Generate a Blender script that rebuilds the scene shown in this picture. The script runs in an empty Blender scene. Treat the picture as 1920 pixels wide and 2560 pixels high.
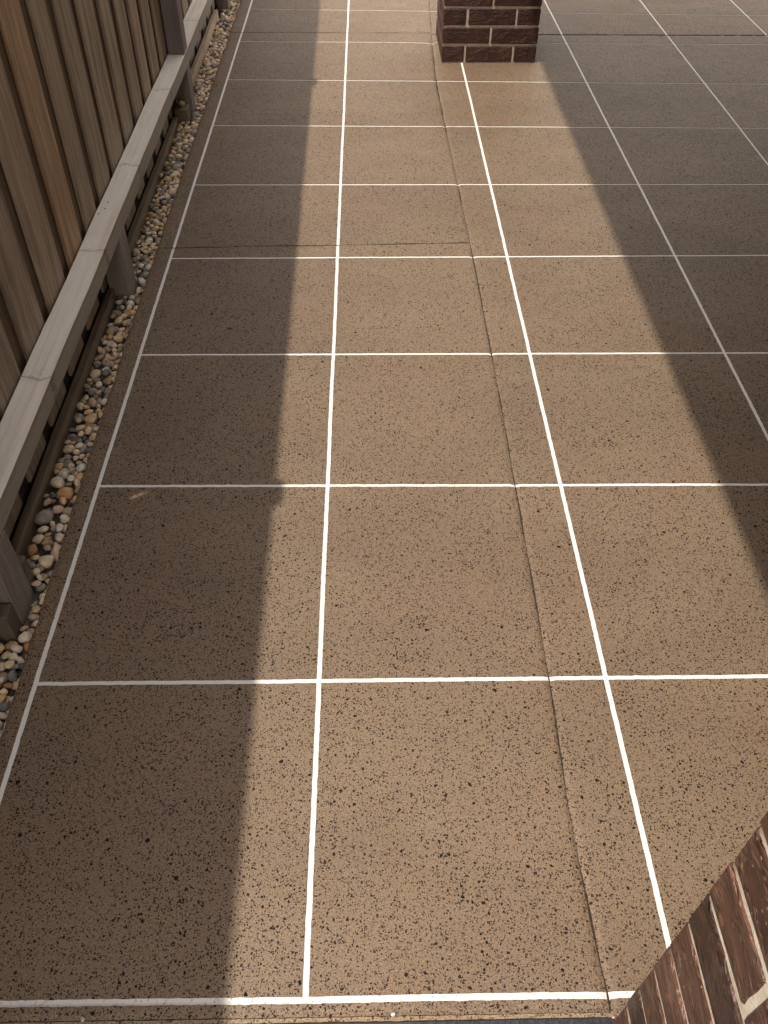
import bpy, bmesh, math, random
from mathutils import Vector, Matrix, noise
random.seed(11)
S = bpy.context.scene
C = bpy.context.collection
PI = math.pi

# ------------------------------------------------------------------ camera
FPX = 2120.0                                   # focal length in pixels of the 1920x2560 frame
pitch, yaw, roll = 0.7951719640, 0.0241147781, 0.0108150582
cam = bpy.data.cameras.new('camera')
co = bpy.data.objects.new('camera', cam); C.objects.link(co)
S.camera = co
cam.sensor_fit = 'VERTICAL'; cam.sensor_height = 32.0; cam.lens = 32.0 * FPX / 2560
cam.clip_start = 0.02; cam.clip_end = 3000
cy, sy = math.cos(yaw), math.sin(yaw)
f0 = Vector((sy, cy, 0)); rt = Vector((cy, -sy, 0)); up = Vector((0, 0, 1))
fw = f0 * math.cos(pitch) - up * math.sin(pitch)
uu = f0 * math.sin(pitch) + up * math.cos(pitch)
r2 = rt * math.cos(roll) + uu * math.sin(roll)
u2 = -rt * math.sin(roll) + uu * math.cos(roll)
M = Matrix((r2, u2, -fw)).transposed().to_4x4()
M.translation = Vector((0.70303812, -0.41218793, 1.52117278))
co.matrix_world = M
S.render.resolution_x, S.render.resolution_y = 768, 1024

# ------------------------------------------------------------------ daylight
SUN_EL = math.radians(66.8)
SUN_AZ = math.radians(-121.8)                    # measured from +Y towards +X: the sun stands over the fence
w = bpy.data.worlds.new('World'); S.world = w; w.use_nodes = True
nt = w.node_tree
bg = nt.nodes['Background']
sky = nt.nodes.new('ShaderNodeTexSky'); sky.sky_type = 'NISHITA'
sky.sun_disc = False; sky.sun_elevation = SUN_EL; sky.sun_rotation = SUN_AZ
bg.inputs[1].default_value = 0.15
sky.air_density = 1.0; sky.dust_density = 2.0; sky.ozone_density = 1.0
# broken bright cloud over the blue, closing up towards the horizon
tc = nt.nodes.new('ShaderNodeTexCoord')
sx = nt.nodes.new('ShaderNodeSeparateXYZ'); nt.links.new(tc.outputs['Generated'], sx.inputs[0])
zz = nt.nodes.new('ShaderNodeMath'); zz.operation = 'MAXIMUM'; nt.links.new(sx.outputs[2], zz.inputs[0]); zz.inputs[1].default_value = 0.0
za = nt.nodes.new('ShaderNodeMath'); za.operation = 'ADD'; nt.links.new(zz.outputs[0], za.inputs[0]); za.inputs[1].default_value = 0.12
dv = nt.nodes.new('ShaderNodeVectorMath'); dv.operation = 'DIVIDE'; nt.links.new(tc.outputs['Generated'], dv.inputs[0])
cm = nt.nodes.new('ShaderNodeCombineXYZ')
for i in range(3): nt.links.new(za.outputs[0], cm.inputs[i])
nt.links.new(cm.outputs[0], dv.inputs[1])
cn = nt.nodes.new('ShaderNodeTexNoise'); cn.inputs['Scale'].default_value = 1.3; cn.inputs['Detail'].default_value = 6; cn.inputs['Roughness'].default_value = 0.55
nt.links.new(dv.outputs[0], cn.inputs['Vector'])
cr = nt.nodes.new('ShaderNodeMapRange'); cr.inputs[1].default_value = 0.38; cr.inputs[2].default_value = 0.56; nt.links.new(cn.outputs['Fac'], cr.inputs[0])
mx = nt.nodes.new('ShaderNodeMix'); mx.data_type = 'RGBA'; nt.links.new(cr.outputs[0], mx.inputs[0])
nt.links.new(sky.outputs[0], mx.inputs[6]); mx.inputs[7].default_value = (9.2, 8.2, 6.9, 1)
nt.links.new(mx.outputs[2], bg.inputs[0])
sl = bpy.data.lights.new('sun', 'SUN'); sl.energy = 2.5; sl.angle = math.radians(0.8)
sl.color = (1.0, 0.93, 0.83)
so = bpy.data.objects.new('sun', sl); C.objects.link(so)
sd = Vector((math.sin(SUN_AZ) * math.cos(SUN_EL), math.cos(SUN_AZ) * math.cos(SUN_EL), math.sin(SUN_EL)))
so.rotation_euler = sd.to_track_quat('Z', 'Y').to_euler(); so.location = (-2, 2, 6)
S.view_settings.view_transform = 'Standard'; S.view_settings.look = 'None'
S.view_settings.gamma = 1; S.view_settings.use_curve_mapping = False
S.view_settings.exposure = 0.60

# ------------------------------------------------------------------ helpers
def tag(o, label=None, cat=None, group=None, kind=None):
    if label: o['label'] = label
    if cat: o['category'] = cat
    if group: o['group'] = group
    if kind: o['kind'] = kind
    return o
def empty(name, loc=(0, 0, 0), rz=0.0):
    o = bpy.data.objects.new(name, None); C.objects.link(o)
    o.location = loc; o.rotation_euler = (0, 0, rz); o.empty_display_size = 0.1
    return o
def link(name, me, parent=None, loc=None, color=None):
    o = bpy.data.objects.new(name, me); C.objects.link(o)
    if parent: o.parent = parent
    if loc: o.location = loc
    if color: o.color = (*color, 1)
    return o
def mesh_from(name, vs, fs, mat, smooth=False):
    me = bpy.data.meshes.new(name); me.from_pydata(vs, [], fs); me.update()
    if mat: me.materials.append(mat)
    if smooth: me.polygons.foreach_set('use_smooth', [True] * len(me.polygons))
    return me
def bm_mesh(name, bm, mat, smooth=False):
    me = bpy.data.meshes.new(name); bm.to_mesh(me); bm.free()
    me.materials.append(mat)
    if smooth: me.polygons.foreach_set('use_smooth', [True] * len(me.polygons))
    return me
def box_bm(sx, sy_, sz, bev=0.0, seg=1, jit=0.0, seed=0, base=False):
    """box centred on x and y; base=True stands it on z=0"""
    bm = bmesh.new(); bmesh.ops.create_cube(bm, size=1)
    for v in bm.verts:
        v.co = Vector((v.co.x * sx, v.co.y * sy_, v.co.z * sz + (sz / 2 if base else 0)))
    if bev: bmesh.ops.bevel(bm, geom=list(bm.edges), offset=bev, segments=seg, affect='EDGES', profile=0.6)
    if jit:
        r = random.Random(seed)
        o = Vector((r.uniform(0, 50), r.uniform(0, 50), r.uniform(0, 50)))
        for v in bm.verts:
            n = noise.noise_vector(v.co * 14 + o)
            v.co += n * jit
    return bm
def nz(x, y, z=0.0): return noise.noise(Vector((x, y, z)))

# ------------------------------------------------------------------ materials
class G:
    def __init__(s, name):
        s.m = bpy.data.materials.new(name); s.m.use_nodes = True
        s.t = s.m.node_tree; s.n = s.t.nodes; s.b = s.n['Principled BSDF']
        s.pos = s.n.new('ShaderNodeNewGeometry').outputs['Position']
    def lk(s, a, b): s.t.links.new(a, b)
    def setin(s, sock, v):
        if isinstance(v, bpy.types.NodeSocket): s.lk(v, sock)
        elif isinstance(v, (tuple, list)) and len(v) == 3 and sock.type == 'RGBA': sock.default_value = (*v, 1)
        else: sock.default_value = v
    def math(s, op, a, b=0.0, c=None, clamp=False):
        n = s.n.new('ShaderNodeMath'); n.operation = op; n.use_clamp = clamp
        s.setin(n.inputs[0], a); s.setin(n.inputs[1], b)
        if c is not None: s.setin(n.inputs[2], c)
        return n.outputs[0]
    def mapping(s, vec, scale=(1, 1, 1), loc=(0, 0, 0), rot=(0, 0, 0)):
        n = s.n.new('ShaderNodeMapping'); s.lk(vec, n.inputs[0])
        n.inputs['Scale'].default_value = scale
        s.setin(n.inputs['Location'], loc); n.inputs['Rotation'].default_value = rot
        return n.outputs[0]
    def vadd(s, a, b):
        n = s.n.new('ShaderNodeVectorMath'); n.operation = 'ADD'
        s.setin(n.inputs[0], a); s.setin(n.inputs[1], b); return n.outputs[0]
    def vscale(s, a, k):
        n = s.n.new('ShaderNodeVectorMath'); n.operation = 'SCALE'
        s.lk(a, n.inputs[0]); s.setin(n.inputs['Scale'], k); return n.outputs[0]
    def noise(s, vec, scale, detail=3, rough=0.55, dist=0.0, color=False):
        n = s.n.new('ShaderNodeTexNoise'); s.lk(vec, n.inputs['Vector'])
        n.inputs['Scale'].default_value = scale; n.inputs['Detail'].default_value = detail
        n.inputs['Roughness'].default_value = rough; n.inputs['Distortion'].default_value = dist
        return n.outputs['Color' if color else 'Fac']
    def voro(s, vec, scale, feature='F1', rnd=1.0):
        n = s.n.new('ShaderNodeTexVoronoi'); n.feature = feature
        s.lk(vec, n.inputs['Vector']); n.inputs['Scale'].default_value = scale
        n.inputs['Randomness'].default_value = rnd
        return n.outputs['Distance'], n.outputs['Color']
    def ramp(s, fac, stops, interp='LINEAR'):
        n = s.n.new('ShaderNodeValToRGB'); s.lk(fac, n.inputs[0])
        cr = n.color_ramp; cr.interpolation = interp
        while len(cr.elements) < len(stops): cr.elements.new(0.5)
        for e, (p, c) in zip(cr.elements, stops):
            e.position = p; e.color = (*c, 1) if not isinstance(c, (int, float)) else (c, c, c, 1)
        return n.outputs[0]
    def maprange(s, v, a, b, c=0.0, d=1.0, smooth=False):
        n = s.n.new('ShaderNodeMapRange'); n.clamp = True
        if smooth: n.interpolation_type = 'SMOOTHSTEP'
        s.lk(v, n.inputs[0])
        for i, x in enumerate((a, b, c, d)): s.setin(n.inputs[i + 1], x)
        return n.outputs[0]
    def mix(s, fac, a, b, mode='MIX'):
        n = s.n.new('ShaderNodeMix'); n.data_type = 'RGBA'; n.blend_type = mode
        s.setin(n.inputs[0], fac); s.setin(n.inputs[6], a); s.setin(n.inputs[7], b)
        return n.outputs[2]
    def sep(s, vec):
        n = s.n.new('ShaderNodeSeparateXYZ'); s.lk(vec, n.inputs[0]); return n.outputs
    def bump(s, h, strength=0.5, dist=0.001, nrm=None):
        n = s.n.new('ShaderNodeBump'); n.inputs['Strength'].default_value = strength
        n.inputs['Distance'].default_value = dist; s.lk(h, n.inputs['Height'])
        if nrm: s.lk(nrm, n.inputs['Normal'])
        return n.outputs[0]
    def obj(s):
        n = s.n.new('ShaderNodeObjectInfo'); return n.outputs
    def objvec(s):
        return s.n.new('ShaderNodeTexCoord').outputs['Object']
    def out(s, col, rough=0.6, nrm=None, spec=0.5):
        s.setin(s.b.inputs['Base Color'], col); s.setin(s.b.inputs['Roughness'], rough)
        s.b.inputs['Specular IOR Level'].default_value = spec
        if nrm: s.lk(nrm, s.b.inputs['Normal'])
        return s.m

def coat_material(name, base=(0.230, 0.162, 0.105), flakes=1.0):
    g = G(name); p = g.pos
    wob = g.vadd(p, g.vadd(g.vscale(g.noise(p, 300, 2, color=True), 0.0045), g.vscale(g.noise(p, 110, 1, color=True), 0.0050)))
    # fine sand grain, in two tones
    gr = g.noise(p, 430, 2, 0.7)
    gr2 = g.noise(p, 200, 2, 0.6)
    col = g.mix(g.maprange(gr, 0.36, 0.64), tuple(c * 0.55 for c in base), tuple(c * 1.42 for c in base))
    col = g.mix(g.maprange(gr2, 0.54, 0.70, 0, 0.45), col, tuple(c * 0.50 for c in base))
    col = g.mix(g.maprange(g.noise(p, 260, 1), 0.60, 0.72, 0, 0.6), col, (base[0] * 1.75, base[1] * 1.62, base[2] * 1.4))
    # slow patches in the coating, a little stretched along the lines
    sl_ = g.noise(g.mapping(p, (1.0, 1.9, 1)), 1.7, 3, 0.5, 0.6)
    col = g.mix(g.maprange(sl_, 0.38, 0.62, 0.0, 0.38), col, g.mix(1.0, col, (0.70, 0.66, 0.66), 'MULTIPLY'))
    pk = g.noise(g.vadd(p, (7.3, 2.1, 0)), 2.6, 2)
    col = g.mix(g.maprange(pk, 0.48, 0.72, 0.0, 0.35), col, g.mix(1.0, col, (1.12, 0.98, 0.95), 'MULTIPLY'))
    mask = None
    for sc, r0, r1, thr, seed in ((30, 0.06, 0.135, 0.76, 0.0), (58, 0.08, 0.195, 0.56, 5.1), (120, 0.12, 0.31, 0.30, 3.7), (250, 0.20, 0.42, 0.12, 9.1)):
        d, c = g.voro(g.vadd(wob, (seed, seed * .7, 0)), sc)
        rr = g.sep(c)
        r = g.maprange(rr[0], thr, 1.0, r0, r1)
        on = g.math('GREATER_THAN', rr[0], thr)
        m_ = g.math('MULTIPLY', on, g.math('LESS_THAN', d, r))
        # flakes fall in loose drifts
        if sc > 100:
            dens = g.noise(g.vadd(p, (seed * 2, 5, 0)), 9, 2)
            m_ = g.math('MULTIPLY', m_, g.maprange(dens, 0.30, 0.52, 0.70, 1.0))
        mask = m_ if mask is None else g.math('MAXIMUM', mask, m_)
    fl = g.mix(g.maprange(g.noise(p, 90, 1), 0.4, 0.6), (0.010, 0.011, 0.016), (0.030, 0.016, 0.012))
    col = g.mix(g.math('MULTIPLY', mask, 0.97 * flakes), col, fl)
    h = g.math('ADD', g.math('MULTIPLY', gr, 0.8), g.math('MULTIPLY', gr2, 0.8))
    n = g.bump(h, 0.55, 0.0011)
    und = g.noise(p, 5.0, 2)
    n2 = g.bump(und, 0.35, 0.012, n)
    rough = g.maprange(gr, 0.3, 0.7, 0.50, 0.68)
    o = g.obj()
    col = g.mix(1.0, col, g.mix(o['Random'], (0.95, 0.955, 0.97), (1.04, 1.03, 1.01)), 'MULTIPLY')
    g.out(col, rough, n2, 0.4)
    g.lk(g.math('MULTIPLY', g.math('SUBTRACT', 1.0, mask), 0.40), g.b.inputs['Specular IOR Level'])
    return g.m

def white_material():
    g = G('white_line_paint'); p = g.pos
    d = g.noise(p, 160, 3, 0.6); xyz = g.sep(p)
    near = g.maprange(xyz[1], -0.03, 0.02, 1.0, 0.25)          # scuffed most at the doorstep line
    dirt = g.math('MULTIPLY', g.maprange(d, 0.56, 0.68), near)
    col = g.mix(dirt, (0.88, 0.85, 0.80), (0.48, 0.43, 0.37))
    col = g.mix(g.maprange(g.noise(p, 6, 2), 0.5, 0.75, 0, 0.25), col, (0.62, 0.58, 0.53))
    dd, c = g.voro(p, 130)
    sp = g.math('MULTIPLY', g.math('LESS_THAN', dd, 0.12), g.math('GREATER_THAN', g.sep(c)[0], 0.8))
    col = g.mix(sp, col, (0.06, 0.05, 0.05))
    return g.out(col, 0.6, g.bump(g.noise(p, 500, 2), 0.4, 0.0006))

def wood_material(name, axis, light, dark, tint=True, knots=0.0, rough=0.75, bumps=0.6, rail_knots=None, fine=0.5, stains=0.45):
    """grain runs along the given world axis"""
    g = G(name); o = g.obj(); p = g.objvec()
    off = g.vscale(o['Location'], 3.7)
    rnd = g.n.new('ShaderNodeCombineXYZ')
    for i in range(3): g.lk(g.math('MULTIPLY', o['Random'], 37.0 + 11 * i), rnd.inputs[i])
    q = g.vadd(p, rnd.outputs[0])
    wv = g.vadd(q, g.vscale(g.noise(q, 3.5, 2, color=True), 0.05))
    sc = [42, 42, 42]; sc[axis] = 1.6
    sf = [210, 210, 210]; sf[axis] = 7
    a = g.noise(g.mapping(wv, tuple(sc)), 1.0, 4, 0.6, 0.4)
    b = g.noise(g.mapping(q, tuple(sf)), 1.0, 3, 0.6)
    col = g.mix(g.maprange(a, 0.32, 0.68), dark, light)
    col = g.mix(g.maprange(b, 0.45, 0.72, 0, fine), col, tuple(c * 0.45 for c in dark))
    stain = g.noise(q, 5.0, 3, 0.6)
    col = g.mix(g.maprange(stain, 0.45, 0.7, 0, stains), col, tuple(c * 0.62 for c in light))
    speck = g.noise(q, 330, 2)
    col = g.mix(g.maprange(speck, 0.64, 0.74, 0, 0.55), col, tuple(c * 0.35 for c in dark))
    h = g.math('ADD', a, g.math('MULTIPLY', b, 0.6))
    if knots:
        sk = [5.0, 5.0, 5.0]; sk[axis] = 1.7
        d, c = g.voro(g.mapping(q, tuple(sk)), 1.0)
        kn = g.math('MULTIPLY', g.maprange(d, 0.05, 0.15, 1.0, 0.0, True), g.math('GREATER_THAN', g.sep(c)[0], 1 - knots))
        col = g.mix(g.math('MULTIPLY', kn, 0.65), col, tuple(c * 0.5 for c in dark))
        h = g.math('ADD', h, g.math('MULTIPLY', kn, g.noise(q, 120, 3)))
    if rail_knots:
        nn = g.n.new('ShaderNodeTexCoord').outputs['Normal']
        side = g.maprange(g.sep(nn)[2], 0.2, 0.8, 1.0, 0.0)          # side faces darker and greyer than the top
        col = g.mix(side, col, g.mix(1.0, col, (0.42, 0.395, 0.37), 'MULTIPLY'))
        xyz = g.sep(p)
        band = g.noise(g.mapping(p, (26, 0.5, 26)), 1.0, 2, 0.5, 0.9)
        col = g.mix(g.maprange(band, 0.50, 0.62, 0, 0.5), col, g.mix(1.0, col, (0.80, 0.68, 0.55), 'MULTIPLY'))
        yy = g.math('ADD', xyz[1], g.math('MULTIPLY', g.noise(p, 17, 2), 0.07))
        for yk, wd in rail_knots:
            d = g.math('ABSOLUTE', g.math('SUBTRACT', yy, yk + 0.035))
            m1 = g.maprange(d, 0.001, 0.005 * wd, 0.5, 0.0)
            m2 = g.math('MULTIPLY', g.maprange(d, 0.006, 0.026 * wd, 0.7, 0.0, True), g.math('MAXIMUM', side, 0.22))
            m2 = g.math('MULTIPLY', m2, g.maprange(g.noise(p, 70, 3), 0.38, 0.6))
            col = g.mix(g.math('MAXIMUM', m1, m2), col, (0.13, 0.10, 0.08))
    if tint: col = g.mix(1.0, col, o['Color'], 'MULTIPLY')
    return g.out(col, rough, g.bump(h, bumps, 0.0016), 0.3)

def brick_material(name, c0, c1, streak_axis=None, rough=0.55, speck=True, crease=1.0):
    g = G(name); o = g.obj(); p = g.objvec()
    rnd = g.n.new('ShaderNodeCombineXYZ')
    for i in range(3): g.lk(g.math('MULTIPLY', o['Random'], 23.0 + 9 * i), rnd.inputs[i])
    q = g.vadd(p, rnd.outputs[0])
    sc = [26, 26, 26]
    if streak_axis is not None: sc = [75, 75, 75]; sc[streak_axis] = 7
    a = g.noise(g.mapping(q, tuple(sc)), 1.0, 4, 0.62, 0.5)
    col = g.mix(g.maprange(a, 0.3, 0.7), c0, c1)
    col = g.mix(g.maprange(g.noise(q, 13, 2), 0.5, 0.7, 0, 0.6), col, tuple(c * 0.45 for c in c0))
    # drag creases of the rustic face: warped, broken ridges
    wq = g.vadd(q, g.vscale(g.noise(q, 16, 2, color=True), 0.05))
    sw = [13, 13, 42] if streak_axis is None else [70, 70, 70]
    if streak_axis is not None: sw[streak_axis] = 8
    cr = g.noise(g.mapping(wq, tuple(sw)), 1.0, 2, 0.5, 0.3)
    ridge = g.math('SUBTRACT', 1.0, g.math('ABSOLUTE', g.math('MULTIPLY', g.math('SUBTRACT', cr, 0.5), 9.0)), clamp=True)
    ridge = g.math('MULTIPLY', ridge, g.maprange(g.noise(q, 22, 1), 0.36, 0.5))
    h = g.math('ADD', g.math('MULTIPLY', g.noise(q, 180, 3), 0.35), g.math('MULTIPLY', ridge, crease))
    cr2 = g.noise(g.mapping(g.vadd(wq, (0.0, 0.0, 0.0035) if streak_axis is None else (0, 0, .0025)), tuple(sw)), 1.0, 2, 0.5, 0.3)
    rd2 = g.math('SUBTRACT', 1.0, g.math('ABSOLUTE', g.math('MULTIPLY', g.math('SUBTRACT', cr2, 0.5), 11.0)), clamp=True)
    rd2 = g.math('MULTIPLY', rd2, g.maprange(g.noise(q, 22, 1), 0.36, 0.5))
    col = g.mix(g.math('MULTIPLY', ridge, 0.85 * crease), col, tuple(c * 0.25 for c in c0))  # shade inside the creases, put into the colour
    col = g.mix(g.math('MULTIPLY', rd2, 0.60 * crease), col, tuple(min(1, c * 2.4) for c in c1))  # raking highlight along the crease edge, painted as a paler tone
    if speck:
        d, c = g.voro(q, 95)
        s_ = g.math('MULTIPLY', g.math('LESS_THAN', d, 0.16), g.math('GREATER_THAN', g.sep(c)[0], 0.83))
        col = g.mix(g.math('MULTIPLY', s_, 0.8), col, (0.42, 0.26, 0.15))
    col = g.mix(1.0, col, o['Color'], 'MULTIPLY')
    return g.out(col, rough, g.bump(h, 1.0, 0.0040), 0.5)

def mortar_material(k=1.0):
    g = G('mortar'); p = g.pos
    col = g.mix(g.maprange(g.noise(p, 40, 3), 0.35, 0.65), tuple(k * c for c in (0.68, 0.57, 0.42)), tuple(k * c for c in (0.88, 0.80, 0.66)))
    col = g.mix(g.maprange(g.noise(p, 9, 2), 0.5, 0.66, 0, 0.55), col, (0.60, 0.42, 0.31))
    return g.out(col, 0.85, g.bump(g.noise(p, 260, 4), 0.8, 0.0015), 0.2)

def pebble_material(name, attr):
    g = G(name); p = g.pos
    if attr:
        n = g.n.new('ShaderNodeAttribute'); n.attribute_name = 'Col'; base = n.outputs['Color']
    else: base = g.obj()['Color']
    a = g.noise(p, 95, 4, 0.65, 0.8)
    col = g.mix(g.maprange(a, 0.35, 0.68, 0, 0.75), base, g.mix(1.0, base, (0.58, 0.46, 0.34), 'MULTIPLY'))
    col = g.mix(g.maprange(g.noise(p, 60, 2), 0.56, 0.72, 0, 0.55), col, g.mix(1.0, base, (1.35, 1.27, 1.14), 'MULTIPLY'))
    col = g.mix(g.maprange(g.noise(p, 420, 2), 0.62, 0.72, 0, 0.6), col, (0.05, 0.04, 0.03))
    return g.out(col, 0.5, g.bump(a, 0.5, 0.002), 0.4)

def plain(name, c0, c1, scale, rough=0.8, bs=0.3, bd=0.002, spec=0.3):
    g = G(name); p = g.pos
    a = g.noise(p, scale, 4, 0.6)
    return g.out(g.mix(g.maprange(a, 0.35, 0.65), c0, c1), rough, g.bump(a, bs, bd), spec)

COAT = coat_material('speckled_concrete_coating')
COAT_EDGE = coat_material('worn_edge_coating', (0.33, 0.245, 0.16), 0.8)
WHITE = white_material()
PALING = wood_material('paling_timber', 2, (0.49, 0.385, 0.285), (0.215, 0.158, 0.112), knots=0.22)
POST = wood_material('post_timber', 2, (0.36, 0.305, 0.275), (0.26, 0.215, 0.195), knots=0.1, rough=0.65, bumps=0.35)
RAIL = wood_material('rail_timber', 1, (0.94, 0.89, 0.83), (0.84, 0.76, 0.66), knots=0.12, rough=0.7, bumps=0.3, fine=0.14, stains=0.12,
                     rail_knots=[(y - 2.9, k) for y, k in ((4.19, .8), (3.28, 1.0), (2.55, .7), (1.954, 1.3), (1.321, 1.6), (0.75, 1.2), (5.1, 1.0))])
PLINTH = wood_material('plinth_timber', 1, (0.34, 0.275, 0.20), (0.20, 0.155, 0.11), knots=0.1)
STAKE = wood_material('stake_timber', 2, (0.30, 0.25, 0.185), (0.18, 0.145, 0.105))
BRICK_P = brick_material('dark_brown_rustic_brick', (0.042, 0.0145, 0.0100), (0.076, 0.0285, 0.0195), None, 0.62, False, 0.7)
BRICK_W = brick_material('red_brown_rustic_brick', (0.045, 0.018, 0.012), (0.165, 0.080, 0.048), 1, 0.42, True, 0.8)
MORTAR = mortar_material()
MORTAR_P = mortar_material(0.72)
PEB = pebble_material('pebble_stone', False)
PEB_A = pebble_material('small_pebble_stone', True)
SOIL = plain('wet_cement_and_silt', (0.055, 0.048, 0.042), (0.15, 0.135, 0.12), 70, 0.8, 0.8, 0.004)
GAP_DARK = plain('gap_shade_block', (0.022, 0.017, 0.013), (0.045, 0.036, 0.027), 30, 0.95, 0.8, 0.01)  # near black, puts the shade under the fence into the colour
LAWN = plain('dry_lawn_soil', (0.07, 0.075, 0.035), (0.12, 0.115, 0.06), 8, 0.95)
BLACK = plain('dark_painted_step', (0.012, 0.013, 0.020), (0.050, 0.050, 0.066), 190, 0.45, 0.5, 0.001, 0.5)
JOINT = plain('joint_filler', (0.028, 0.020, 0.014), (0.06, 0.042, 0.03), 90, 0.9)
ROOFM = plain('dark_stained_soffit', (0.16, 0.12, 0.09), (0.20, 0.15, 0.11), 3, 0.6)
TRIM = plain('brown_gutter_paint', (0.07, 0.045, 0.035), (0.08, 0.052, 0.04), 5, 0.4)
NAIL = plain('nail_hole', (0.03, 0.022, 0.018), (0.05, 0.035, 0.03), 90, 0.9)

# ------------------------------------------------------------------ ground and slabs
def interp(tab, t):
    if t <= tab[0][0]: return tab[0][1]
    for (a, u), (b, v) in zip(tab, tab[1:]):
        if t <= b:
            k = (t - a) / (b - a); return u + (v - u) * k
    return tab[-1][1]
J1T = [(-0.2, 1.088), (-0.01, 1.083), (0.05, 1.079), (0.31, 1.073), (0.587, 1.080), (1.174, 1.082), (1.762, 1.082), (2.358, 1.078),
       (2.945, 1.068), (3.54, 1.058), (4.1, 1.050), (4.8, 1.066), (5.5, 1.090), (8, 1.09)]
def J1(y): return interp(J1T, y) + 0.0016 * nz(y * 9, 3.3) + 0.0008 * nz(y * 60, 1.3)
def J2(x): return 2.420 + 0.033 * x + 0.003 * nz(x * 7, 8.1) + 0.001 * nz(x * 50, 8.1)
def J3(x): return 4.860 + 0.002 * nz(x * 7, 2.1) + 0.001 * nz(x * 50, 5.1)
def J4(x): return 4.838 + 0.002 * nz(x * 5, 4.1) + 0.0012 * nz(x * 50, 5.7)
def edgeL(y): return interp([(-.2, -.030), (.46, -.036), (.9, -.043), (1.8, -.056), (3.0, -.062), (5.5, -.068), (8, -.07)], y) + 0.004 * nz(y * 14, 6.6) + 0.003 * nz(y * 70, 2.2)
def surf(x, y):
    """height of the concrete: rolls down at the tooled joints and the outer edges"""
    h = 0.0
    d = abs(x - J1(y)); h -= 0.0042 * math.exp(-(d / 0.0065) ** 1.5) if d < 0.06 else 0
    if x < 1.09:
        for J in (J2, J3):
            d = abs(y - J(x))
            if d < 0.05: h -= 0.0022 * math.exp(-(d / 0.004) ** 1.5)
    else:
        d = abs(y - J4(x))
        if d < 0.05: h -= 0.004 * math.exp(-(d / 0.007) ** 1.6)
    d = x - edgeL(y)
    if d < 0.03: h -= 0.006 * math.exp(-(max(d, 0) / 0.006))
    d = y + 0.039
    if x < 1.09 and d < 0.03: h -= 0.005 * math.exp(-(max(d, 0) / 0.004))
    return h
def samples(n, dense_a, dense_b, L):
    base = [i / n for i in range(n + 1)]
    ex = [0.0012, 0.0035, 0.007, 0.012, 0.018]
    if dense_a: base += [e / L for e in ex if e < L * .45]
    if dense_b: base += [1 - e / L for e in ex if e < L * .45]
    return sorted(set(round(b, 6) for b in base))
def sheet(name, mat, xa, xb, ya, yb, top, depth, res, da=(1, 1), db=(1, 1), ragged=0.0, smooth=True):
    """a solid piece of paving between four boundary curves; top surface follows surf()"""
    xm0, xm1 = xa((ya(0) + yb(0)) / 2), xb((ya(0) + yb(0)) / 2)
    mx = (xm0 + xm1) / 2
    y0, y1 = ya(mx), yb(mx)
    W_, H_ = max(xm1 - xm0, .005), max(y1 - y0, .005)
    us = samples(max(1, int(W_ / res)), da[0], da[1], W_)
    vs_ = samples(max(1, int(H_ / res)), db[0], db[1], H_)
    ox, oy = (xm0 + xm1) / 2, (y0 + y1) / 2
    V, F = [], []
    nu, nv = len(us), len(vs_)
    for j, v in enumerate(vs_):
        for i, u in enumerate(us):
            yy = y0 + (y1 - y0) * v
            x = xa(yy) * (1 - u) + xb(yy) * u
            y = ya(x) * (1 - v) + yb(x) * v
            if ragged:
                if i in (0, nu - 1): x += ragged * (nz(y * 130, x * 9) + .8 * nz(y * 420, x * 9))
                if j in (0, nv - 1): y += ragged * (nz(x * 130, y * 9, 4) + .8 * nz(x * 420, y * 9, 4))
            V.append((x - ox, y - oy, top + surf(x, y)))
    for j in range(nv - 1):
        for i in range(nu - 1):
            a = j * nu + i; F.append((a, a + 1, a + nu + 1, a + nu))
    ring = [i for i in range(nu)] + [j * nu + nu - 1 for j in range(1, nv)] + [(nv - 1) * nu + i for i in range(nu - 2, -1, -1)] + [j * nu for j in range(nv - 2, 0, -1)]
    t_ = len(V)
    for k in ring: V.append(V[k])
    b = len(V)
    for k in ring: x, y, z = V[k]; V.append((x, y, z - depth))
    for k in range(len(ring)):
        k2 = (k + 1) % len(ring); F.append((t_ + k, b + k, b + k2, t_ + k2))
    F.append(tuple(b + k for k in range(len(ring) - 1, -1, -1)))
    me = mesh_from(name, V, F, mat)
    sm = [True] * ((nu - 1) * (nv - 1)) + [False] * (len(F) - (nu - 1) * (nv - 1))
    me.polygons.foreach_set('use_smooth', sm if smooth else [False] * len(F))
    return me, (ox, oy, 0)

def const(v): return lambda t: v
# far ground, one sheet to the horizon
me = mesh_from('ground', [(-900, -900, -.075), (900, -900, -.075), (900, 900, -.075), (-900, 900, -.075)], [(0, 1, 2, 3)], LAWN)
tag(link('ground', me), kind='structure')

LX = [0.003, 0.594, 1.200, 1.805, 2.400, 2.970, 3.565, 4.160]
def line_x(i, y): return LX[i] + 0.0012 * nz(y * 2.3, i * 7.7) + 0.0004 * nz(y * 20, i)
LYT = [(-0.016, -0.016), (0.583, 0.585), (1.179, 1.173), (1.760, 1.760), (2.346, 2.356), (2.932, 2.936), (3.536, 3.526),
       (4.117, 4.097), (4.704, 4.695), (5.30, 5.262), (5.88, 5.86), (6.47, 6.46)]
def line_y(j, x):
    a, b = LYT[j]; k = (x - 0.2) / 1.2
    k = max(-.3, min(2.2, k))
    y = a + (b - a) * k + 0.0014 * nz(x * 2.6, j * 5.3) + 0.0005 * nz(x * 22, j)
    if j == 8 and .75 < x < 1.08: y -= 0.02 * ((x - .75) / .33) ** 3
    if j == 10: pass
    return y
HW = 0.0052
YTOP, XRIGHT = 6.47, 4.16
G_ = 0.0009
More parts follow.
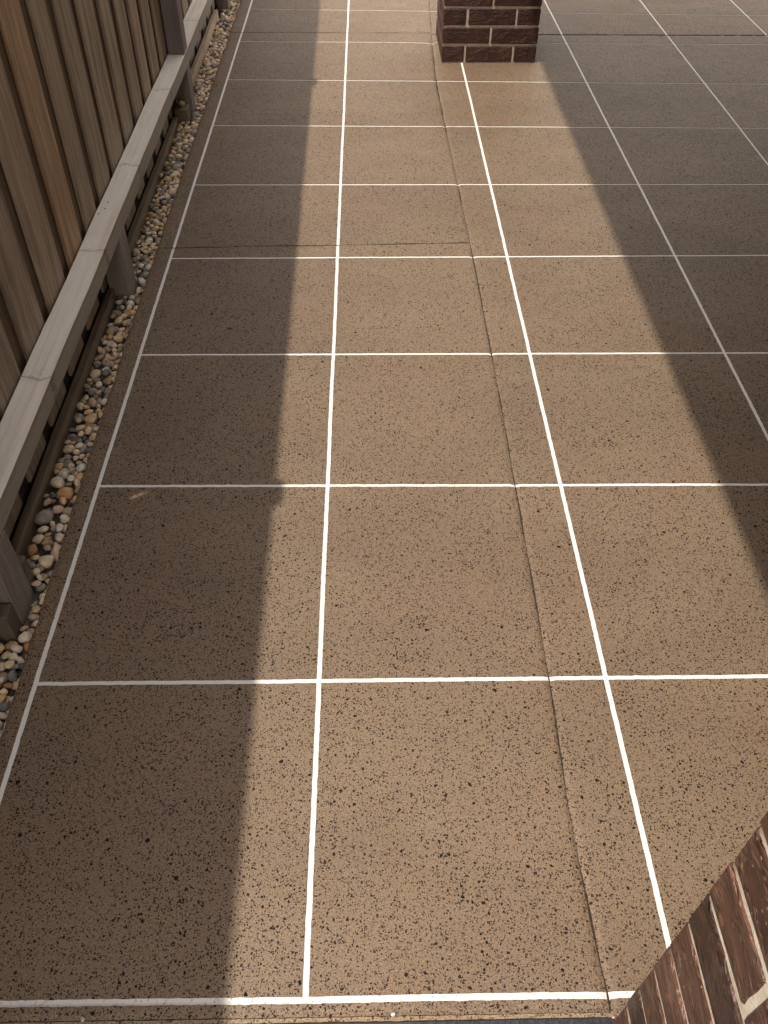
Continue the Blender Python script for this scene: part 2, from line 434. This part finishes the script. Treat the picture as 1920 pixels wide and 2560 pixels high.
slabs = {
    'near': dict(x=(edgeL, lambda y: J1(y) - G_), y=(const(-0.0385), lambda x: J2(x) - G_), dn=(0, 1)),
    'mid': dict(x=(edgeL, lambda y: J1(y) - G_), y=(lambda x: J2(x) + G_, lambda x: J3(x) - G_), dn=(1, 1)),
    'far': dict(x=(edgeL, lambda y: J1(y) - G_), y=(lambda x: J3(x) + G_, const(YTOP)), dn=(1, 0)),
    'patio': dict(x=(lambda y: J1(y) + G_, const(XRIGHT)), y=(const(-0.0605), lambda x: J4(x) - 0.0022), dn=(0, 1)),
    'patio_far': dict(x=(lambda y: J1(y) + G_, const(XRIGHT)), y=(lambda x: J4(x) + 0.0085, const(YTOP)), dn=(1, 0)),
}
slab_obj = {}
for k, s in slabs.items():
    me, loc = sheet('concrete_slab', WHITE, s['x'][0], s['x'][1], s['y'][0], s['y'][1], -0.0016, 0.07, 0.03, (1, 1), s['dn'], 0.0)
    slab_obj[k] = tag(link('paving', me, loc=loc), kind='structure')
# dark filler down in the joints
def filler(vs_, name='joint_filler'):
    me = mesh_from(name, vs_, [(0, 1, 2, 3)], JOINT)
    return me
for (x0, x1, y0, y1) in ((1.03, 1.11, -.06, YTOP), (-.03, 1.03, 2.40, 2.48), (-.03, 1.03, 4.84, 4.88), (1.11, XRIGHT, 4.82, 4.86), (-.03, 1.10, -.052, -.0385)):
    z = -0.0125 if not (x0 > 1.0 and x1 > 3) and y1 > 0 else -0.022
    # narrow strips filling only the slot: sit just below the rolled edges
    me = mesh_from('joint_base', [(x0, y0, -.071), (x1, y0, -.071), (x1, y1, -.071), (x0, y1, -.071)], [(0, 1, 2, 3)], JOINT)
    tag(link('path_joint', me), kind='structure')

def piece(slab, xa, xb, ya, yb, da=(0, 0), db=(0, 0), res=0.02, name='tile', mat=COAT):
    me, loc = sheet(name, mat, xa, xb, ya, yb, 0.0, 0.0045, res, da, db, 0.0009)
    p = slab_obj[slab]
    o = link(name, me, p); o.location = (loc[0] - p.location.x, loc[1] - p.location.y, 0)
    return o
def lx(i, s): return lambda y: line_x(i, y) + s * HW
def ly(j, s): return lambda x: line_y(j, x) + s * HW
j1m = lambda y: J1(y) - G_ + .0004
j1p = lambda y: J1(y) + G_ - .0004
XC = [(lx(0, 1), lx(1, -1), 0, 0, 'W'), (lx(1, 1), j1m, 0, 1, 'W'), (j1p, lx(2, -1), 1, 0, 'E')] + \
     [(lx(i, 1), lx(i + 1, -1), 0, 0, 'E') for i in range(2, 6)] + [(lx(6, 1), const(XRIGHT), 0, 0, 'E')]
for j in range(11):
    res = 0.010 if j < 3 else 0.014 if j < 6 else 0.022
    yT = ly(j + 1, -1) if j < 10 else const(YTOP)
    for (xa, xb, d0, d1, side) in XC:
        if xa(1) > 3.2: res = .04
        if side == 'W':
            if j == 4:
                piece('near', xa, xb, ly(j, 1), lambda x: J2(x) - G_ + .0004, (d0, d1), (0, 1), res)
                piece('mid', xa, xb, lambda x: J2(x) + G_ - .0004, yT, (d0, d1), (1, 0), res)
            elif j == 8:
                piece('mid', xa, xb, ly(j, 1), lambda x: J3(x) - G_ + .0004, (d0, d1), (0, 1), res)
                piece('far', xa, xb, lambda x: J3(x) + G_ - .0004, yT, (d0, d1), (1, 0), res)
            else: piece('near' if j < 4 else 'mid' if j < 8 else 'far', xa, xb, ly(j, 1), yT, (d0, d1), (0, 0), res)
        else:
            if j == 8:
                piece('patio', xa, xb, ly(j, 1), lambda x: J4(x) - .0018, (d0, d1), (0, 1), res)
                piece('patio_far', xa, xb, lambda x: J4(x) + .0081, yT, (d0, d1), (1, 0), res)
            else: piece('patio' if j < 8 else 'patio_far', xa, xb, ly(j, 1), yT, (d0, d1), (0, 0), res)
# the margin between the outer white line and the pebbles, and the doorstep strips
eL = lambda y: edgeL(y) + .0006
piece('near', eL, lx(0, -1), const(-0.0398), lambda x: J2(x) - G_ + .0004, (1, 0), (0, 1), 0.01, 'border')
piece('mid', eL, lx(0, -1), lambda x: J2(x) + G_ - .0004, lambda x: J3(x) - G_ + .0004, (1, 0), (1, 1), 0.01, 'border')
piece('far', eL, lx(0, -1), lambda x: J3(x) + G_ - .0004, const(YTOP), (1, 0), (1, 0), 0.015, 'border')
piece('near', lx(0, 1), j1m, const(-0.0398), ly(0, -1), (0, 1), (1, 0), 0.008, 'border')
piece('patio', j1p, const(XRIGHT), const(-0.0612), ly(0, -1), (1, 0), (0, 0), 0.012, 'border')

# dirt lodged in the tooled joints
def dirt(slab, f, t0, t1, along_y, wmax, z=-.0024):
    V, F = [], []; n = int((t1 - t0) / .004)
    for k in range(n + 1):
        t = t0 + (t1 - t0) * k / n
        w_ = wmax * max(.22, min(1, .55 + 1.6 * nz(t * 6.5, 3.7))) * (1 + .6 * nz(t * 90, 1.9)); c_ = f(t)
        for s_ in (-1, 1):
            q = c_ + s_ * w_ / 2
            V.append((q, t, surf(q, t) + .0004) if along_y else (t, q, surf(t, q) + .0004))
    for k in range(n):
        a = 2 * k; F.append((a, a + 1, a + 3, a + 2) if along_y else (a, a + 2, a + 3, a + 1))
    o = link('joint_dirt', mesh_from('joint_dirt', V, F, JOINT), slab_obj[slab]); o.location = -Vector(slab_obj[slab].location)
dirt('near', J1, -.055, 2.45, True, .0042); dirt('mid', J1, 2.46, 4.85, True, .0055); dirt('far', J1, 4.87, YTOP, True, .006)
dirt('near', J2, -.03, 1.07, False, .0075); dirt('mid', J3, -.05, 1.06, False, .009)

# raised lip beyond the doorstep groove, then the dark step
def lipy(x): return -0.0475 + 0.0012 * nz(x * 6, 1.1) + .0006 * nz(x * 60, 2.0) + 0.002 * (x - .5)
me, loc = sheet('concrete_lip', COAT_EDGE, const(-.04), const(1.085), lipy, lambda x: -0.0412 + .0007 * nz(x * 30, 3) + .0014 * max(0, x - .6), 0.0005, 0.06, 0.008, (0, 0), (0, 0), 0.0004)
me.update(); tag(link('concrete_lip', me, loc=loc), kind='structure')
me = mesh_from('dark_step', [(-.09, -3, -.003), (1.0875, -3, -.003), (1.0875, -.0490, -.003), (-.09, -.0515, -.003),
                             (-.09, -3, -.06), (1.0875, -3, -.06), (1.0875, -.0490, -.06), (-.09, -.0515, -.06)],
               [(0, 1, 2, 3), (0, 4, 5, 1), (1, 5, 6, 2), (2, 6, 7, 3), (3, 7, 4, 0)], BLACK)
tag(link('dark_path', me), kind='structure')

# ------------------------------------------------------------------ brickwork
BL, BH, BHD, MJ, CO = 0.240, 0.0765, 0.115, 0.010, 0.0865
brick_cache = {}
def brick_mesh(sx, sy_, var, mat, fine):
    k = (round(sx, 3), round(sy_, 3), var, mat.name)
    if k not in brick_cache:
        bm = box_bm(sx, sy_, BH, 0.0055 if fine else 0.004, 2 if fine else 1)
        if fine:
            long_ = 1 if sy_ > sx else 0
            for t in range(1, 12):
                co_ = Vector((0, 0, 0)); co_[long_] = -max(sx, sy_) / 2 + max(sx, sy_) * t / 12
                no = Vector((0, 0, 0)); no[long_] = 1
                bmesh.ops.bisect_plane(bm, geom=list(bm.verts) + list(bm.edges) + list(bm.faces), plane_co=co_, plane_no=no)
        off = Vector((var * 3.1, var * 1.7, sx * 9))
        for v in bm.verts:
            v.co += noise.noise_vector(v.co * 22 + off) * 0.0012 + noise.noise_vector(v.co * 70 + off) * 0.0004
        brick_cache[k] = bm_mesh('brick', bm, mat, False)
        me = brick_cache[k]
        me.polygons.foreach_set('use_smooth', [p.area < 0.0011 for p in me.polygons] if fine else [False] * len(me.polygons))
    return brick_cache[k]
rb = random.Random(5)
def lay(parent, x, y, z, sx, sy_, mat, fine=False, tint=None):
    t = tint or rb.uniform(0.82, 1.15)
    c = (t, t * rb.uniform(.95, 1.04), t * rb.uniform(.92, 1.05))
    o = link('brick', brick_mesh(sx, sy_, rb.randrange(5), mat, fine), parent, (x + rb.uniform(-.001, .001), y + rb.uniform(-.001, .001), z + BH / 2 + rb.uniform(-.0007, .0007)), c)
    o.rotation_euler = (0, 0, PI * rb.randrange(2) + rb.uniform(-.004, .004))
    return o
# pillar: 2 brick square, centre at px,py
PX0, PX1, PY0 = 1.094, 1.584, 4.371
pw = PX1 - PX0
pil = empty('brick_pillar', ((PX0 + PX1) / 2, PY0 + pw / 2, 0))
tag(pil, 'dark brown rustic brick pillar standing on the paving at the back, holding up the patio roof', 'pillar')
hx = pw / 2 - BHD / 2; qx = (BL + MJ) / 2
for c in range(27):
    z = 0.003 + c * CO
    for s in (-1, 1):
        if c % 2 == 0:      # ends of side stretchers show in front
            for t in (-1, 1): lay(pil, s * hx, t * qx, z, BHD, BL, BRICK_P)
            lay(pil, 0, s * hx, z, BL, BHD, BRICK_P)
        else:
            for t in (-1, 1): lay(pil, t * qx, s * hx, z, BL, BHD, BRICK_P)
            lay(pil, s * hx, 0, z, BHD, BL, BRICK_P)
bm = bmesh.new()
for z0, z1, ins in ((-0.004, 27 * CO - .01, 0.0045),):
    n = 60; ring = []
    for k in range(0, int((z1 - z0) / 0.02) + 1):
        z = z0 + k * 0.02; r_ = []
        for t in range(4 * 14):
            e, f_ = divmod(t, 14); a = -0.5 + f_ / 14
            p = [(a, -.5), (.5, a), (-a, .5), (-.5, -a)][e]
            w_ = pw - 2 * ins
            q = Vector((p[0] * w_, p[1] * w_, z)); nn = noise.noise(q * 30 + Vector((3, 3, 3)))
            q.x *= 1 + nn * .005; q.y *= 1 + nn * .005
            r_.append(bm.verts.new(q))
        ring.append(r_)
    for a, b in zip(ring, ring[1:]):
        for i in range(len(a)): bm.faces.new((a[i], a[(i + 1) % len(a)], b[(i + 1) % len(a)], b[i]))
link('mortar', bm_mesh('mortar', bm, MORTAR_P, True), pil)

# near wall: corner at WX,WY, face looks to the fence
WX, WY = 1.0712, -0.0624
Z0 = 0.7377 - 8 * 0.086 - BH - MJ / 2 - .0015     # so that the bed joints fall where the photograph has them
wall = empty('brick_wall', (WX, WY, 0))
tag(wall, 'red-brown brick house wall with cream joints, its corner rising at the lower right', 'wall')
CW = 0.086
ncourse = 28
for c in range(-1 if Z0 > 0.05 else 0, ncourse):
    z = Z0 + (c) * CW
    if z < -0.09: continue
    # perpend 0.115 from the corner on the courses whose end brick shows its head here
    header = (c % 2 == 1)
    t_even = 0.80 if c % 2 else 1.2
    if header:
        lay(wall, BL / 2, -BHD / 2, z, BL, BHD, BRICK_W, False, rb.uniform(.9, 1.15))
        y = -BHD - MJ
        for k in range(3):
            lay(wall, BHD / 2, y - BL / 2, z, BHD, BL, BRICK_W, c < 13 and k == 0, rb.choice((.62, .85, 1.2, 1.4))); y -= BL + MJ
    else:
        y = 0
        for k in range(3):
            lay(wall, BHD / 2, y - BL / 2, z, BHD, BL, BRICK_W, c < 13 and k == 0, rb.choice((.55, .7, 1.0, 1.3))); y -= BL + MJ
        lay(wall, BHD + MJ + BL / 2, -BHD / 2, z, BL, BHD, BRICK_W)
def mortar_core(parent, x0, x1, y0, y1, z0, z1, step):
    bm = bmesh.new()
    bmesh.ops.create_cube(bm, size=1)
    for v in bm.verts: v.co = Vector((x0 + (v.co.x + .5) * (x1 - x0), y0 + (v.co.y + .5) * (y1 - y0), z0 + (v.co.z + .5) * (z1 - z0)))
    for ax, a, b in ((1, y0, y1), (2, z0, z1)):
        t = a + step
        while t < b:
            c_ = Vector((0, 0, 0)); c_[ax] = t; n_ = Vector((0, 0, 0)); n_[ax] = 1
            bmesh.ops.bisect_plane(bm, geom=list(bm.verts) + list(bm.edges) + list(bm.faces), plane_co=c_, plane_no=n_); t += step
    for v in bm.verts: v.co.x += 0.0016 * noise.noise(v.co * 45)
    return link('mortar', bm_mesh('mortar', bm, MORTAR, True), parent)
mortar_core(wall, 0.0032, BHD - .004, -0.74, -0.004, -0.03, ncourse * CW - .04, 0.02)
bm = box_bm(0.24, BHD - .010, 2.36, base=True)
for v in bm.verts: v.co += Vector((BHD + .12, -BHD / 2, -.03))
link('mortar', bm_mesh('mortar', bm, MORTAR), wall)

# unseen walls added to cut sky light under the roof: back and far side
def brick_wall_run(name, label, x0, x1, y0, y1, z1):
    root = empty(name, (x0, y0, 0)); tag(root, label, 'wall')
    V, F = [], []
    along = 0 if (x1 - x0) > (y1 - y0) else 1
    L = (x1 - x0, y1 - y0)[along]; D = (y1 - y0, x1 - x0)[along]
    for c in range(int(z1 / CW)):
        t = -(BL + MJ) / 2 if c % 2 else 0.0
        while t < L:
            a, b = max(t, 0), min(t + BL, L)
            if b - a > .02:
                k = len(V); z = .003 + c * CW
                for zz_ in (z, z + BH):
                    for (u, v) in ((a, 0), (b, 0), (b, D), (a, D)):
                        V.append((u, v, zz_) if along == 0 else (v, u, zz_))
                F += [(k, k + 1, k + 5, k + 4), (k + 1, k + 2, k + 6, k + 5), (k + 2, k + 3, k + 7, k + 6), (k + 3, k, k + 4, k + 7), (k + 4, k + 5, k + 6, k + 7)]
            t += BL + MJ
    tag(link('bricks', mesh_from('bricks', V, F, BRICK_P), root), kind='stuff')
    bm = box_bm(x1 - x0 - .009, y1 - y0 - .009, z1, base=True)
    for v in bm.verts: v.co += Vector(((x1 - x0) / 2, (y1 - y0) / 2, -.01))
    link('mortar', bm_mesh('mortar', bm, MORTAR), root)
brick_wall_run('sky_block_wall', 'unseen brick wall run on from the house corner, added to cut sky light under the roof', WX + BHD + BL + MJ + .005, 3.60, WY - BHD, WY, 2.34)
brick_wall_run('sky_block_wall', 'unseen brick wall across the patio, added to block sky light from the right', 3.605, 3.72, WY - BHD, 4.85, 2.34)
# roof over the patio, carried by the pillar and the house
roof = empty('patio_roof', (3.2, 2.4, 2.36))
tag(roof, 'low patio roof with brown gutter above the frame, shading the right side of the paving', 'roof')
def rbox(name, parent, x0, x1, y0, y1, z0, z1, mat, bev=0.004):
    c_ = Vector(((x0 + x1) / 2, (y0 + y1) / 2, (z0 + z1) / 2)); pl = parent.location
    o = link(name, bm_mesh(name, box_bm(x1 - x0, y1 - y0, z1 - z0, bev), mat), parent); o.location = c_ - pl
    return o
RE = 0.738                                             # edge of the roof over the path
rbox('roof_sheet', roof, RE + .03, 7.0, -3.0, 4.95, 2.42, 2.50, ROOFM)
rbox('gutter', roof, RE, RE + .028, -3.0, 4.98, 2.40, 2.52, TRIM)
rbox('fascia', roof, RE + .03, 7.0, 4.952, 4.98, 2.40, 2.52, TRIM)
rbox('beam', roof, 1.29, 1.39, -.05, 4.90, 2.345, 2.418, TRIM)
# ------------------------------------------------------------------ fence
fence = empty('paling_fence', (0, 0, 0), 0.0090)
tag(fence, 'brown timber paling fence with a pale weathered lower rail, beside the pebble strip', 'fence')
rf = random.Random(21)
ends = [-1.03, -.82, -.60, -.385, -.17, .05, .262, .478, .69, .905, 1.104, 1.335, 1.566, 1.797, 2.022, 2.222, 2.448, 2.687, 2.889, 3.098, 3.292, 3.506,
        3.725, 3.95, 4.183, 4.42, 4.69, 4.905, 5.14, 5.36, 5.58, 5.80, 6.02, 6.24, 6.47, 6.7, 6.92, 7.14, 7.36]
FX = -0.1515
GAP = 0.074
SPLIT = (0.745, 0.885, 0.0075, 0.964, 0.964)
def board(name, w_, h_, t_, mat, seed, cuts=9, bev=0.0012):
    """upright board, thickness along x, a little bowed and cupped"""
    bm = box_bm(t_, w_, h_, bev, base=True)
    for k in range(1, cuts):
        bmesh.ops.bisect_plane(bm, geom=list(bm.verts) + list(bm.edges) + list(bm.faces), plane_co=(0, 0, h_ * k / cuts), plane_no=(0, 0, 1))
    for v in bm.verts:
        v.co.y += 0.0022 * noise.noise(Vector((seed * 3.3, 0, v.co.z * 2.2))) + 0.0008 * noise.noise(Vector((seed, v.co.y * 30, v.co.z * 12)))
        v.co.x += 0.0014 * noise.noise(Vector((seed * 1.3, v.co.y * 9, v.co.z * 2)))
    return bm_mesh(name, bm, mat)
for i, (a, b) in enumerate(zip(ends, ends[1:])):
    g0 = GAP + rf.uniform(-.006, .006)
    w_ = (b - a) - g0
    yc = b - w_ / 2
    v = rf.uniform(.84, 1.12); col = (v, v * rf.uniform(.985, 1.02), v * rf.uniform(.97, 1.03))
    if abs(b - 2.022) < .01: col = (1.15, .98, .82)      # the one board that kept its orange colour
    if abs(b - 1.797) < .01: col = (1.0, .98, .97)
    zb = 0.012 + rf.uniform(-.004, .007)
    link('paling', board('paling', w_, 1.65 - zb, 0.0105, PALING, i, 9), fence, (FX - .0085, yc, zb), col)
    # lapped board behind, covering the gap
    v *= .86  # rear boards dark brown, with the recess shade put into their colour
    if abs(a - 0.905) < .01:                      # this one has split: a sliver of sun gets through
        zs0, zs1, hw, y0s, y1s = SPLIT
        zt = 1.634; yl, yr = a + g0 / 2 + .004 - .0625, a + g0 / 2 + .004 + .0625
        V, F = [], []
        for prof in ([(yl, zb), (yr, zb), (yr, zs0), (yl, zs0)], [(yl, zs1), (yr, zs1), (yr, zt), (yl, zt)],
                     [(yl, zs0), (y0s - hw, zs0), (y1s - hw, zs1), (yl, zs1)], [(y0s + hw, zs0), (yr, zs0), (yr, zs1), (y1s + hw, zs1)]):
            k = len(V)
            for xx in (FX - .029, FX - .016): V += [(xx, py, pz) for py, pz in prof]
            F += [(k, k + 3, k + 2, k + 1), (k + 4, k + 5, k + 6, k + 7)] + [(k + i, k + (i + 1) % 4, k + 4 + (i + 1) % 4, k + 4 + i) for i in range(4)]
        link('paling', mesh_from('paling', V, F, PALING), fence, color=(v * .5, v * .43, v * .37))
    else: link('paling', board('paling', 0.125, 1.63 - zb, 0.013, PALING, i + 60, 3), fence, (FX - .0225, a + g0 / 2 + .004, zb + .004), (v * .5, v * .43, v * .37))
def fbox(name, x0, x1, y0, y1, z0, z1, mat, color=(1, 1, 1), bev=0.003, jit=0.0, seed=1, cuts=0, axis=1):
    bm = box_bm(x1 - x0, y1 - y0, z1 - z0, bev, 2)
    L = (x1 - x0, y1 - y0, z1 - z0)[axis]
    for k in range(1, cuts):
        c_ = Vector((0, 0, 0)); c_[axis] = -L / 2 + L * k / cuts; n_ = Vector((0, 0, 0)); n_[axis] = 1
        bmesh.ops.bisect_plane(bm, geom=list(bm.verts) + list(bm.edges) + list(bm.faces), plane_co=c_, plane_no=n_)
    if jit:
        for v in bm.verts: v.co += noise.noise_vector(v.co * 3 + Vector((seed, 0, 0))) * jit + noise.noise_vector(v.co * 35 + Vector((seed, 0, 0))) * jit * .22
    return link(name, bm_mesh(name, bm, mat), fence, ((x0 + x1) / 2, (y0 + y1) / 2, (z0 + z1) / 2), color)
RX0, RX1 = -0.1495, -0.0745
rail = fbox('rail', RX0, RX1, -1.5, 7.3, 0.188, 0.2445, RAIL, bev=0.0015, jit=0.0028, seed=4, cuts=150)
# real posts run up through the rail, stub posts stop under it
def post(y0, y1, full, seed):
    c_ = rf.uniform(.9, 1.1); col = (c_, c_ * .99, c_)
    fbox('post', RX0 + .004, RX1 + .0005, y0, y1, -.12, 0.1865, POST, col, .002)
    if full: fbox('post', RX0 + .004, RX1 - .0005, y0, y1, 0.2465, 1.552, POST, (c_ * .82, c_ * .8, c_ * .88), .002)
post(0.762, 0.852, True, 1); post(2.130, 2.214, False, 2); post(3.700, 3.792, True, 3); post(5.325, 5.405, False, 4); post(6.70, 6.79, True, 5); post(-.75, -.705, False, 6)
# upper rails, behind the top of the picture
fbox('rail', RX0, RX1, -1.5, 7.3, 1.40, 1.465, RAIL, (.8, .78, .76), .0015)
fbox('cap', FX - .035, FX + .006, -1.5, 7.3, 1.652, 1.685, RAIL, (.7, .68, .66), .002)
me = bm_mesh('gap_shade_box', box_bm(1.6, 9.4, .16, .004), GAP_DARK)  # dark block added so the gap under the palings reads as shade
tag(link('gap_shade_block', me, loc=(-.989, 2.9, -.005)), kind='structure').rotation_euler = (0, 0, .009)
# plinth boards along the foot of the fence
for (y0, y1, x0, top, c_) in ((-1.5, .758, -.150, .010, 1.0), (.895, 2.122, -.150, .012, 1.0), (2.218, 3.608, -.150, .014, 1.15), (3.797, 4.02, -.150, .012, 1.1), (4.028, 5.17, -.142, .034, 2.2), (5.41, 6.69, -.146, .03, 1.4)):
    fbox('plinth_board', x0, x0 + .022, y0, y1, -.09, top, PLINTH, (c_, c_ * .98, c_ * .96), .0025, .002, y0, 30)
# cut stakes holding the plinth at the posts
for (y0, y1, x0, x1, top, c_) in ((.716, .758, -.135, -.0745, .050, .7), (.855, .893, -.118, -.080, .056, .8), (3.610, 3.697, -.142, -.084, .040, .95)):
    fbox('stake', x0, x1, y0, y1, -.1, top, STAKE, (c_, c_, c_), .002)
# nail holes in the rail top
for (y, x) in ((1.495, -.121), (1.52, -.112), (1.50, -.136)):
    pass
def nail(yy, xx):
    bm = bmesh.new(); bmesh.ops.create_circle(bm, cap_ends=True, segments=8, radius=0.0028)
    for v in bm.verts: v.co.y *= 1.3
    link('nail_head', bm_mesh('nail_head', bm, NAIL), fence, (xx, yy, 0.2464))
for yy, xx in ((2.262, -.1235), (2.218, -.125), (2.182, -.139)): nail(yy, xx)

# ------------------------------------------------------------------ pebble strip
me, V, F = None, [], []
nx, ny = 8, 400
for j in range(ny + 1):
    for i in range(nx + 1):
        x = -.26 + .235 * i / nx; y = -1.4 + 8.4 * j / ny
        V.append((x, y, -.040 + .004 * nz(x * 30, y * 30) + .003 * nz(x * 90, y * 90)))
for j in range(ny):
    for i in range(nx):
        a = j * (nx + 1) + i; F.append((a, a + 1, a + nx + 2, a + nx + 1))
strip = tag(link('pebble_strip', mesh_from('pebble_strip', V, F, SOIL, True)), kind='structure')
PCOL = [((.68, .555, .39), 27), ((.60, .43, .26), 17), ((.78, .69, .565), 20), ((.26, .245, .225), 17), ((.16, .16, .155), 9),
        ((.44, .26, .13), 6), ((.35, .28, .19), 13), ((.80, .76, .68), 6), ((.115, .13, .13), 3), ((.48, .34, .27), 6)]
pal = [c for c, n in PCOL for _ in range(n)]
rp = random.Random(9)
shapes = []
for k in range(14):
    bm = bmesh.new(); bmesh.ops.create_icosphere(bm, subdivisions=2, radius=1)
    o_ = Vector((k * 5.1, k * 2.3, 1)); cutn = [Vector((rp.gauss(0, 1), rp.gauss(0, 1), rp.gauss(0, 1))).normalized() for _ in range(7)]
    for v in bm.verts:
        d = v.co.normalized()
        r_ = 1 + .20 * noise.noise(d * 1.25 + o_) + .07 * noise.noise(d * 3.1 + o_)
        q = d * r_
        for cn in cutn:                        # worn facets
            t = q.dot(cn) - .68
            if t > 0: q -= cn * t * .75
        v.co = q
    shapes.append(bm)
pm = []
for bm in shapes:
    me = bpy.data.meshes.new('pebble'); bm.to_mesh(me); me.materials.append(PEB)
    me.polygons.foreach_set('use_smooth', [True] * len(me.polygons)); pm.append(me)
placed = []; cells = {}
def try_place(x, y, a, b, c_, limit):
    r = (a + b) / 2; z = -.040 + c_ * .55
    ci, cj = int(x // .03), int(y // .03)
    for i in range(ci - 2, ci + 3):
        for j in range(cj - 2, cj + 3):
            for (X, Y, Z, R_, c2) in cells.get((i, j), ()):
                d = math.hypot(X - x, Y - y); s_ = (R_ + r) * .93
                if d < s_: z = max(z, Z + (c2 + c_) * .86 * math.sqrt(1 - (d / s_) ** 2))
    if z > limit: return None
    cells.setdefault((ci, cj), []).append((x, y, z, r, c_)); return z
def blocked(x, y, r):
    xl = x + .009 * y
    for (y0, y1) in ((.762, .852), (2.13, 2.214), (3.70, 3.792), (5.325, 5.405)):
        if y0 - r * .8 < y < y1 + r * .8 and xl < RX1 + r * .85: return True
    for (y0, y1, x1) in ((.716, .758, -.0745), (.855, .893, -.080), (3.610, 3.697, -.084)):
        if y0 - r * .8 < y < y1 + r * .8 and xl < x1 + r * .8: return True
    return False
for t in range(60000):
    if len(placed) > 2300: break
    big = rp.random() < .48
    a = rp.uniform(.0165, .0275) if big else rp.uniform(.0105, .0170)
    b = a * rp.uniform(.60, .92); c_ = a * rp.uniform(.45, .75)
    y = rp.uniform(.1, 5.9); r = (a + b) / 2
    x = rp.uniform(-.128 - .009 * y + r * .8, edgeL(y) - r * .55)
    if t > 12000 and rp.random() < .5: x = edgeL(y) - r * rp.uniform(.5, 1.2) - rp.random() * .02
    if blocked(x, y, r): continue
    hump = -.015 if y < 3 else -.009
    z = try_place(x, y, a, b, c_, hump + rp.uniform(-.012, .002) - (.006 if x > edgeL(y) - .03 else 0))
    if z is None: continue
    placed.append((x, y, z, a, b, c_))
def dist(p): return p[1]
placed.sort(key=dist)
vis = [p for p in placed if p[1] > .38]
hid = [p for p in placed if p[1] <= .38]
def rot_of(): return (rp.uniform(-.35, .35), rp.uniform(-.35, .35), rp.uniform(0, 6.28))
def col_of():
    c = rp.choice(pal); k = min(rp.uniform(1.25, 1.75), .88 / max(c)); return tuple(v * k for v in c)
for p in vis[:300]:
    x, y, z, a, b, c_ = p
    o = link('pebble', rp.choice(pm), strip, (x, y, z), col_of())
    o.scale = (a, b, c_); o.rotation_euler = rot_of()
V, F, COLS = [], [], []
from mathutils import Euler
sverts = [([v.co.copy() for v in bm.verts], [[v.index for v in f.verts] for f in bm.faces]) for bm in shapes]
for p in vis[300:] + hid:
    x, y, z, a, b, c_ = p
    vs_, fs_ = rp.choice(sverts); R_ = Euler(rot_of()).to_matrix(); base = len(V); col = col_of()
    for v in vs_:
        q = R_ @ Vector((v.x * a, v.y * b, v.z * c_)); V.append((q.x + x, q.y + y, q.z + z)); COLS.append((*col, 1))
    F += [[i + base for i in f] for f in fs_]
me = mesh_from('pebbles', V, F, PEB_A, True)
ca = me.color_attributes.new('Col', 'FLOAT_COLOR', 'POINT')
ca.data.foreach_set('color', [c for q in COLS for c in q])
tag(link('pebbles', me, strip), kind='stuff')

# loose odd ones
o = link('pebble', pm[3], None, (-.1460, 3.655, .0515), (.66, .50, .30)); o.scale = (.019, .015, .014); o.rotation_euler = (.2, .5, .6)
tag(o, 'tan pebble resting on top of the cut timber stake beside the farther fence post', 'pebble')
for (x, y, c, lab) in ((.245, -.0395, (.75, .75, .74), 'tiny grey-white stone chip in the doorstep groove at the shaded left end'),
                       (.735, -.0393, (.85, .84, .8), 'tiny white stone chip lying in the doorstep groove below the long white line')):
    o = link('stone_chip', pm[5], None, (x, y, .0015), c); o.scale = (.0042, .0036, .0032); o.rotation_euler = (.3, .2, x * 9)
    tag(o, lab, 'stone chip')
for bm in shapes: bm.free()
